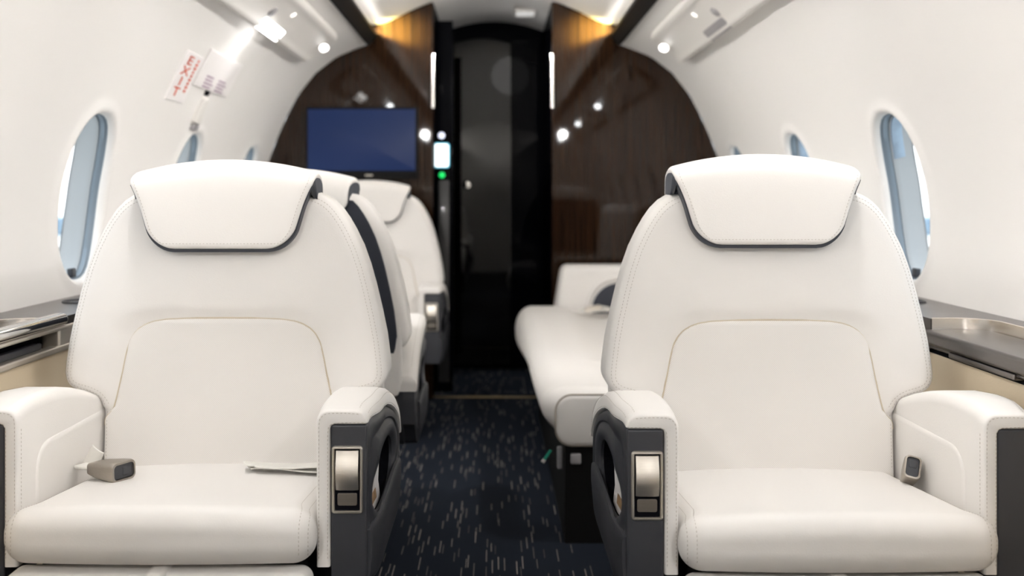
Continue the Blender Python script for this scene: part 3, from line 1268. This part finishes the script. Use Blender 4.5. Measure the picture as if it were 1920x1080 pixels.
        for src, t, x in ((O, 0, .316), (O, .0, .3465), (O, .06, .3505), (O, .12, .3515), (O, .30, .3515), (O, .36, .3485), (O, .42, .3485), (O, .55, .3525), (O, .75, .3525), (O, .90, .350), (O, 1.0, .345), (O, 1.0, .339)):
            rows.append([(sg * tp(x, lerp(o, h, t)[0]), *lerp(o, h, t)) for o, h in zip(O, H)])
        mb.rings(rows)
        mb.build('side_fairing', 'plastic', arm, angle=35)
        mb = MB()
        mb.rings([[(sg * tp(xx, hole(a)[0]), *hole(a)) for a in AN] for xx in (.3395, .319)])
        mb.rings([[(sg * (tp(.3192, hole(a, 1.02 * q)[0])), *hole(a, 1.02 * q)) for a in AN] for q in (1, .8, .6, .4, .2, .01)])
        mb.build('pocket_recess', 'black', arm, angle=35)
        # pocket cover
        mb = MB()
        lipz = lut([(-.42, .404), (-.3, .424), (-.15, .430), (-.06, .430), (.0, .420)])
        cols = [-.422 + .40 * i / 16 for i in range(17)]
        rows = []
        for f_ in (0, .1, .5, .8, .95, 1.0):
            rows.append([(y, .318 + .05 * sm(-.06, 0, y) + (lipz(y) - .318 - .05 * sm(-.06, 0, y)) * f_) for y in cols])
        bul = [0, .003, .006, .006, .005, .003]
        n_ = len(rows)
        A_ = [[(sg * tp(.3528 + bul[i], y), y, z) for y, z in rows[i]] for i in range(n_)]
        B_ = [[(sg * tp(.3500, y), y, z) for y, z in rows[i]] for i in range(n_)]
        mb.grid(A_)
        mb.grid(B_)
        mb.grid([A_[-1], B_[-1]])
        mb.grid([[q[0] for q in A_], [q[0] for q in B_]])
        mb.grid([[q[-1] for q in A_], [q[-1] for q in B_]])
        mb.build('pocket_cover', 'plastic', arm, angle=50)
        # recline handle on the front face
        if sg == inb:
            hx, hz = .3055, .493
            mp = lambda a, b, h: (sg * (hx + a * 1), -.4308 - h, hz + b)
            mb = MB()
            plan_slab(mb, .0265, .0575, .006, [(0, -.002), (0, .002), (.0015, .0042), (.0040, .0045), (.0052, .003), (.0055, -.0015)], mp)
            mb.build('handle_bezel', 'nickel', arm, angle=35)
            mb = MB()
            plan_slab(mb, .0212, .0522, .003, [(0, -.001), (0, .0004), (.001, .0006)], mp)
            mb.build('handle_recess', 'black', arm, angle=35)
            mb = MB()
            rows = []
            for k in range(15):
                b = .0495 - .066 * k / 14
                h = .004 + .007 * math.sin(PI * (k / 14) ** 1.3) + (.003 * k / 14)
                e = .0015 if k in (0, 14) else 0
                rows.append([mp(a, b, h - (.002 if abs(a) > .0175 else 0)) for a in (-.0190, -.0180, -.012, 0, .012, .0180, .0190)])
            rows = [[mp(a, .0497, .0) for a in (-.0190, -.0180, -.012, 0, .012, .0180, .0190)]] + rows + [[mp(a, -.0168, .0) for a in (-.0190, -.0180, -.012, 0, .012, .0180, .0190)]]
            mb.grid(rows)
            mb.grid([[r_[0] for r_ in rows], [(r_[0][0], -.4308, r_[0][2]) for r_ in rows]])
            mb.grid([[r_[-1] for r_ in rows], [(r_[-1][0], -.4308, r_[-1][2]) for r_ in rows]])
            mb.build('recline_paddle', 'nickel', arm, angle=35)
            mb = MB()
            plan_slab(mb, .0165, .0105, .003, [(0, -.001), (0, .002), (.001, .003), (.003, .003)], lambda a, b, h: mp(a, b - .0330, h))
            mb.build('lower_paddle', 'darknickel', arm, angle=35)
        # padded panel on the inner face
        mb = MB()
        def ip(a, b, h):
            return (sg * (.2535 - h), -.182 + a, .440 + b)
        plan_slab(mb, .185, .095, .05, [(0, -.002), (0, .0005), (.003, .0022), (.010, .0028)], ip, n=8)
        mb.build('inner_pad', 'leather', arm, angle=60)
        # stitching on the arm
        mb = MB()
        fl = [(sg * .2575, -.4344, z) for z in (.36, .45, .585)] + [(sg * x, -.4344, .611 + z) for x, z in ((.2595, -.014), (.266, -.0075), (.276, -.005), (.30, -.0045), (.328, -.0065))]
        dashes(mb, fl)
        fl2 = [(sg * .2725, -.4344, z) for z in (.36, .45, .570)] + [(sg * x, -.4344, .611 + z) for x, z in ((.274, -.028), (.280, -.0225), (.30, -.021), (.335, -.021))]
        dashes(mb, fl2)
        dashes(mb, [(sg * tp(.3542, y), y, ztop(y) - th(y) + .006) for y in ys[4:-1]])
        dashes(mb, [(sg * tp(.3525, y), y, ztop(y) - .0095) for y in ys[4:-1]])
        dashes(mb, [(sg * tp(.338, y), y, ztop(y) - .0005) for y in ys[4:-3]])
        dashes(mb, [(sg * .2528, -.4205, z) for z in (.36, .45, .58)])
        tag(mb.build('stitching', 'thread', arm, merge=0), 'brown stitching', kind='stuff')
    return seat


seat1 = build_seat(1)
seat1.location = (-.554, 2.12, 0)
GRP = 'cream leather cabin seats'
tag(seat1, 'cream leather cabin seat nearest on the left with folded white belt on its cushion', 'seat', GRP)
seat4 = build_seat(-1)
seat2 = copy_tree(seat4)
seat2.location = (-.556, 2.65, 0)
seat2.rotation_euler.z = PI
tag(seat2, 'cream cabin seat turned away, back to back behind the near left seat, dark rear panel', 'seat', GRP)
seat3 = copy_tree(seat1)
seat3.location = (-.556, 4.43, 0)
tag(seat3, 'cream cabin seat at far left in front of the television bulkhead', 'seat', GRP)
seat4.location = (.560, 2.085, 0)
tag(seat4, 'cream leather cabin seat nearest on the right with upright open belt buckle', 'seat', GRP)
for ch in seat4.children:
    if ch.name.startswith('headrest'):
        ch.location = (-.012, 0, .010)


# ---- seat belts of the two near seats
def buckle(parent, loc, rot):
    b = empty('seat_belt')
    b.parent = parent
    b.location = loc
    b.rotation_euler = rot
    mb = MB()      # tapered metal body along +x
    secs = [(0, .011, .006), (.004, .015, .009), (.020, .019, .0115), (.050, .0225, .0145), (.066, .0235, .0155), (.070, .0225, .0145), (.0705, .0195, .0115), (.066, .019, .011)]
    mb.rings([[(x, a, c) for a, c in rr(hy, hz, min(hy, hz) * .55, 5)] for x, hy, hz in secs], True, True)
    mb.build('buckle_body', 'darknickel', b, angle=40)
    mb = MB()
    mb.rings([[(x, a, c) for a, c in rr(hy, hz, .004, 4)] for x, hy, hz in ((.060, .0188, .0108), (.0675, .0188, .0108), (.0680, .0170, .0095))], True, True)
    mb.rbox(.062, .0695, -.002, .015, -.0075, .0075, .003, 2, 1)
    mb.build('buckle_slot', 'plastic', b, angle=40)
    mb = MB()
    mb.rbox(-.030, .010, -.013, .013, -.0025, .0025, .002, 2, 2)
    mb.build('belt_tongue', 'webbing', b)
    return b


bk = buckle(seat1, (-.213, -.215, .456), (0, math.radians(-2), math.radians(-28)))
bk.scale = (1.2, 1.2, 1.2)
b2 = buckle(seat4, (.2325, -.165, .424), (0, 0, 0))
b2.rotation_euler = Matrix(((.05, .25, -.96), (-.80, .59, .12), (.60, .76, .24))).to_euler()
b2.rotation_euler = (math.radians(75), math.radians(-38), math.radians(-98))
# webbing loop of the left buckle
mb = MB()
mb.rbox(-.024, .024, -.002, .002, -.022, .022, .0018, 2, 4, fn=lambda x, y, z: (x * .7, y + 9 * x * x, z))
wl_ = mb.build('belt_webbing', 'webbing', seat1)
wl_.location = (-.226, -.19, .465)
wl_.rotation_euler = (math.radians(-12), math.radians(24), math.radians(-25))
# folded belt lying on the left seat cushion
mb = MB()
for k, (x0, x1, dz, dy, sk) in enumerate(((.085, .247, .000, .010, .02), (.080, .247, .0055, .0, -.01), (.098, .247, .011, -.008, .03))):
    def ff(x, y, z, dz=dz, dy=dy, sk=sk, x0=x0):
        h = .4215 + .088 * (-y - .05) + dz + .004 * math.sin((x - .08) * 26 + dz * 300)
        return (x - .02 * math.sin((y + .2) * 30) * (1 if x < .12 else 0), y + dy + sk * (x - .08), h + z + .008 * (1 - (x / .25) ** 2))
    mb.rbox(x0, x1, -.195, -.150, .0005, .0040, .0016, 2, 10, fn=ff)
mb.build('folded_belt', 'webbing', seat1, angle=50)


# ---- magazines in the side pockets
def magazine(name, loc, sg, label):
    m = empty(name, loc)
    tag(m, label, 'magazine', 'magazines in the seat side pockets')
    mb = MB()
    mb.rbox(-.0025, .0025, -.075, .075, 0, .115, .0012, 2, 6, fn=lambda x, y, z: (x - sg * .010 * (z / .11) ** 2, y, z - .10 * (y + .075) * (y + .075) * 6))
    mb.build('cover', 'paper', m)
    ob = m
    mb = MB()
    mb.rbox(-.0032, .0032, -.062, .020, .058, .092, .001, 2, 4, fn=lambda x, y, z: (x - sg * .010 * (z / .11) ** 2, y, z - .10 * (y + .075) * (y + .075) * 6))
    mb.build('cover_picture', 'brownpic', ob)
    mb = MB()
    mb.rbox(-.0015, .0015, -.066, .06, .002, .122, .0008, 2, 6, fn=lambda x, y, z: (x - sg * .006 + sg * .004 * (z / .11), y, z - .10 * (y + .075) * (y + .075) * 5))
    mb.build('inner_page', 'paper', ob)
    return m


M['brownpic'] = mat('magazine_picture', (0.33, 0.20, 0.10, 1), 0.4, vary=(60, 0.5))
magazine('magazine', (-.554 + .3360, 2.12 - .290, .362), 1, 'white magazine in the side pocket of the near left seat')
magazine('magazine', (.560 - .3360, 2.085 - .290, .362), -1, 'picture magazine in the side pocket of the near right seat')

# ================================================================== DIVAN behind the near right seat
dv = empty('divan', (0, 0, 0))
tag(dv, 'cream leather divan along the right wall behind the near seat, facing the aisle', 'divan')


def dvf(x, y, z):
    t = (y - 2.78) / 1.72
    bul = .026 * math.exp(-((z - .385) / .055) ** 2) * sm(.40, .14, x)
    und = .055 * sm(.36, .26, z) * sm(.45, .13, x)
    far = sm(.45, .95, t)
    puff = math.sin(PI * max(0, min(1, t))) ** .35
    return (x - bul * puff + und - .042 * far * sm(.6, .1, x), y, z + (.058 * far + .010 * puff - .035 * sm(.30, .42, x)) * sm(.34, .44, z))


mb = MB()
mb.rbox(.148, .70, 2.79, 4.47, .262, .432, .062, 7, 14, fn=dvf)
dc = mb.build('seat_cushion', 'leather', dv, angle=70)
mb = MB()
plan_slab(mb, .26, .070, .045, [(0, 0), (0, .010), (.004, .014), (.012, .016)], lambda a, b, h: (.434 + a, 2.796 - h, .349 + b))
mb.build('end_panel', 'leather', dc, angle=60)
mb = MB()
mb.tube([(.434 + a, 2.787, .349 + b) for a, b in rr(.261, .071, .046, 8)], .003, 8, closed=True)
tag(mb.build('piping', 'seam', dc), 'taupe piping')
mb = MB()
mb.rbox(.68, .93, 2.79, 4.47, .30, .93, .06, 5, 6, fn=lambda x, y, z: (x + .10 * (z - .42) * (1 if x < .9 else .2), y, z))
mb.build('backrest', 'leather', dv, angle=70)
mb = MB()
mb.box(.20, .93, 2.80, 4.46, 0, .275)
mb.build('base', 'trimdark', dv, angle=30)
MB().rbox(.215, .245, 2.785, 2.80, .225, .255, .005, 2, 2).build('frame_fitting', 'psugrey', dv)
MB().rbox(.180, .195, 2.83, 2.85, .20, .262, .004, 2, 2).build('frame_fitting', 'psugrey', dv)
# far arm: raked slab with an arched recess
mb = MB()
mb.rbox(.27, .93, 4.475, 4.62, .20, .668, .03, 5, 6, fn=lambda x, y, z: (x + (.16 * (z - .44) if x < .6 else 0), y, z))
da = mb.build('armrest', 'leather', dv, angle=60)
ac, aw, az = .565, .125, .40
arch = [(ac - aw, az)] + [(ac - aw * math.cos(PI * i / 20), .465 + .125 * math.sin(PI * i / 20)) for i in range(21)] + [(ac + aw, az)]
mb = MB()
mb.rings([[(x, 4.476, z) for x, z in arch], [(x, 4.468, z) for x, z in arch], [(ac + (x - ac) * .94, 4.466, .40 + (z - .40) * .95) for x, z in arch]], True, True)
tag(mb.build('arm_recess', 'navy', da, angle=40), 'dark arched recess')
mb = MB()
mb.tube([(ac + (x - ac) * 1.16, 4.472, .40 + (z - .40) * 1.13) for x, z in arch], .010, 8)
tag(mb.build('arch_piping', 'leather', da), 'cream piping')
# belts on the divan
mb = MB()
mb.rbox(.36, .52, 4.30, 4.35, .478, .484, .002, 2, 6, fn=lambda x, y, z: (x, y + .2 * (x - .44), z + .02 * math.sin((x - .36) * 18)))
mb.rbox(.40, .55, 4.20, 4.25, .478, .484, .002, 2, 6, fn=lambda x, y, z: (x, y + .35 * (x - .44), z + .015 * math.sin((x - .36) * 16)))
bb = mb.build('belt_webbing', 'webbing', dv)
mb = MB()
mb.rbox(.385, .455, 4.20, 4.245, .486, .508, .008, 3, 2, fn=lambda x, y, z: (x, y + .3 * (x - .4), z + .15 * (x - .385)))
mb.build('belt_buckle', 'nickel', bb)
# hanging tag
mb = MB()
mb.rbox(-.004, .004, -.001, .001, -.034, 0, .0009, 2, 1)
tg = mb.build('pull_tag', 'green', dv)
tg.location = (.160, 2.80, .262)
tg.rotation_euler = (math.radians(10), math.radians(32), 0)
mb = MB()
mb.rbox(-.005, .005, -.0013, .0013, -.044, -.033, .001, 2, 1)
mb.build('tag_end', 'paper', tg)


# ================================================================== OVERHEAD SERVICE UNITS
def psu(sg, yc, hy, lit, label, group):
    p = empty('service_unit', (0, 0, 0))
    tag(p, label, 'service unit', group)
    s0, s1 = s_at(1.585), s_at(1.686)
    sc, hs = (s0 + s1) / 2, (s1 - s0) / 2
    out_drop = .032

    def mp(a, b, h):
        # a across (towards the centreline), b along the cabin; outboard side stands prouder
        k = 1 + .5 * (1 - (a + hs) / (2 * hs)) if h > 0 else 1
        return wall_pt(sg, sc + a, yc + b, h * k)
    mb = MB()
    plan_slab(mb, hs, hy, .075, [(-.004, -.004), (0, .004), (0, .018), (.004, .024), (.014, .0275), (.026, .0265), (.034, .025), (.05, .025), (.085, .0255)], mp, n=10)
    mb.build('housing', 'psu', p, angle=50)
    e = yc + hy

    def disc(mb, a, b, r, h0, h1, rad_in=None):
        mb.rings([[mp(a + q * math.cos(2 * PI * j / 18), b + q * math.sin(2 * PI * j / 18), h) for j in range(18)] for h, q in ((h0, r), (h1, r), (h1 + .001, r * .9), (h1 + .0012, r * .02))], True, True)
    # swivel reading lights near both ends
    for bl, aim, lens in ((hy - .095, (-sg * .30, -.72, -.62), 'lampread'), (-hy + .10, (-sg * .30, .72, -.62), 'lampfwd')):
        b0 = Vector(mp(.026, bl, .030))
        ax = Vector(aim).normalized()
        x = ax.cross(Vector((0, 0, 1))).normalized()
        y = ax.cross(x).normalized()

        def turn(prof_):
            return [[tuple(b0 + ax * h + (x * math.cos(2 * PI * j / 18) + y * math.sin(2 * PI * j / 18)) * r) for j in range(18)] for h, r in prof_]
        mb = MB()
        mb.rings(turn(((-.018, .010), (-.006, .018), (.008, .021), (.018, .022), (.0215, .0205), (.0195, .019))), True, True)
        eb = mb.build('reading_light', 'chrome', p)
        mb = MB()
        mb.rings(turn(((.0192, .0195), (.0215, .017), (.024, .009), (.0245, .001))), True, True)
        mb.build('light_lens', lens, eb)
    # small indicator
    mb = MB()
    disc(mb, .036, hy - .76, .013, .020, .0275)
    mb.build('indicator_light', 'lampdim', p)
    # table light along the outboard edge
    mb = MB()
    plan_slab(mb, .028, .16, .014, [(0, .018), (0, .0235), (.002, .026), (.006, .0265)], lambda a, b, h: mp(-hs + .030 + a, hy - .79 + b, h))
    mb.build('table_light', 'lampwhite' if lit else 'psugrey', p, angle=40)
    # swivel air nozzle
    mb = MB()
    for h0, q0, h1, q1 in ((.022, .024, .030, .022), (.030, .014, .033, .012)):
        mb.rings([[mp(-.01 + q * math.cos(2 * PI * j / 18), hy - .95 + q * math.sin(2 * PI * j / 18), h) for j in range(18)] for h, q in ((h0, q0), (h1, q1))], True, True)
    mb.build('air_nozzle', 'psugrey', p)
    return p


psu(-1, 3.44, .94, True, 'white overhead service unit on the left with glowing table light', 'overhead service units')
for sg_, nm in ((-1, 'left'), (1, 'right')):
    psu(sg_, 1.45, .60, False, 'white overhead service unit above the near %s seat, nearest the camera' % nm, 'overhead service units')
    psu(sg_, -.75, .60, False, 'added unseen overhead service unit on the %s, aft, for front fill' % nm, 'overhead service units')  # unseen units added to carry the front fill beams
    for by, aim, en, size in ((1.92, (-sg_ * .10, -.10, -1.0), READ, 86), (-.22, (-sg_ * .04, 1.75, -1.0), READ_FWD, 74), (2.62, (-sg_ * .35, .75, -1.0), READ_FWD, 78)):  # the aftmost pair is added fill for the seat fronts
        rl = bpy.data.lights.new('reading_fill_beam', 'SPOT')
        rl.energy = en
        rl.spot_size = math.radians(size)
        rl.spot_blend = .9
        rl.shadow_soft_size = .03
        rl.color = (1, .985, .97)
        ro = bpy.data.objects.new('reading_fill_beam', rl)
        COL.objects.link(ro)
        ro.location = (sg_ * .68, by, 1.60)
        ro.rotation_euler = Vector(aim).to_track_quat('-Z', 'Y').to_euler()
psu(1, 3.44, .94, False, 'white overhead service unit on the right with grey unlit lens', 'overhead service units')

# wash of the lit table light down the left wall
ld = bpy.data.lights.new('table_light_wash', 'SPOT')
ld.energy = 0.5
ld.spot_size = math.radians(120)
ld.spot_blend = 1.0
ld.shadow_soft_size = .05
ld.color = (1, .98, .96)
lo = bpy.data.objects.new('table_light_wash', ld)
COL.objects.link(lo)
lp = Vector(wall_pt(-1, s_at(1.60), 3.62, .060))
lo.location = lp
lo.rotation_euler = (Vector((-.93, 3.48, 1.50)) - lp).to_track_quat('-Z', 'Y').to_euler()


# ================================================================== EXIT PLACARDS AND LATCH
def on_left(a, b, h):
    """a = along the cabin, b = height up the wall (m above s of z 1.30), h = towards the cabin"""
    return wall_pt(-1, s_at(1.30) + b, a, h)


def text_mesh(txt, size):
    cu = bpy.data.curves.new('lettering', 'FONT')
    cu.body = txt
    cu.size = size
    cu.align_x = 'CENTER'
    cu.space_line = .86
    cu.offset = size * .008
    cu.resolution_u = 3
    ob = bpy.data.objects.new('lettering', cu)
    COL.objects.link(ob)
    dg = bpy.context.evaluated_depsgraph_get()
    me = bpy.data.meshes.new_from_object(ob.evaluated_get(dg))
    bpy.data.objects.remove(ob)
    bpy.data.curves.remove(cu)
    return me


ex = empty('exit_sign')
tag(ex, 'white placard with red stacked letters EXIT on the left wall', 'sign')
mb = MB()
mb.rbox(3.125, 3.305, -.018, .152, 0, .004, .0019, 2, 8, fn=lambda a, b, h: on_left(a, b, h))
mb.build('plate', 'paper', ex)
me = text_mesh('E\nX\nI\nT', .046)
zs_ = [v.co.y for v in me.vertices]
zm = (min(zs_) + max(zs_)) / 2
for v in me.vertices:
    v.co = on_left(3.187 + v.co.x * 2.4, .070 + (v.co.y - zm) * .92, .0052)
me.materials.append(M['red'])
lt = bpy.data.objects.new('lettering', me)
COL.objects.link(lt)
lt.parent = ex
mb = MB()
random.seed(3)
for k in range(9):
    hgt = random.choice((.006, .008, .010))
    b = .128 - k * .0135
    mb.rbox(3.262 - hgt, 3.262 + hgt, b, b + .009, .0042, .0052, .0004, 1, 1, fn=lambda a, b, h: on_left(a, b, h))
tag(mb.build('small_print', 'red', ex), kind='stuff')

pl = empty('instruction_placard')
tag(pl, 'white placard with two blocks of small mauve print above the latch', 'sign')
mb = MB()
mb.rbox(3.315, 3.725, .053, .190, 0, .007, .003, 2, 8, fn=lambda a, b, h: on_left(a, b, h))
mb.build('plate', 'paper', pl)
mb = MB()
for y0 in (3.40, 3.545):
    for k in range(4):
        L = random.uniform(.08, .105)
        mb.rbox(y0, y0 + L, .098 - k * .0125, .098 - k * .0125 + .0055, .0072, .0080, .0004, 1, 1, fn=lambda a, b, h: on_left(a, b, h))
tag(mb.build('small_print', 'mauve', pl), kind='stuff')

lt = empty('exit_latch')
tag(lt, 'white hatch release latch with dark slot above the second left window', 'latch')
mb = MB()
plan_slab(mb, .030, .050, .012, [(0, 0), (0, .010), (.003, .016), (.010, .018)], lambda a, b, h: on_left(3.50 + a * (1 - b * 3), -.022 + b, h))
mb.build('cover', 'psu', lt)
mb = MB()
plan_slab(mb, .020, .014, .003, [(0, 0), (0, .004), (.001, .005)], lambda a, b, h: on_left(3.50 + a, .048 + b, h))
mb.build('slot', 'black', lt)
mb = MB()
plan_slab(mb, .026, .011, .003, [(0, 0), (0, .012), (.002, .015)], lambda a, b, h: on_left(3.505 + a, -.084 + b, h))
mb.build('catch', 'psugrey', lt)
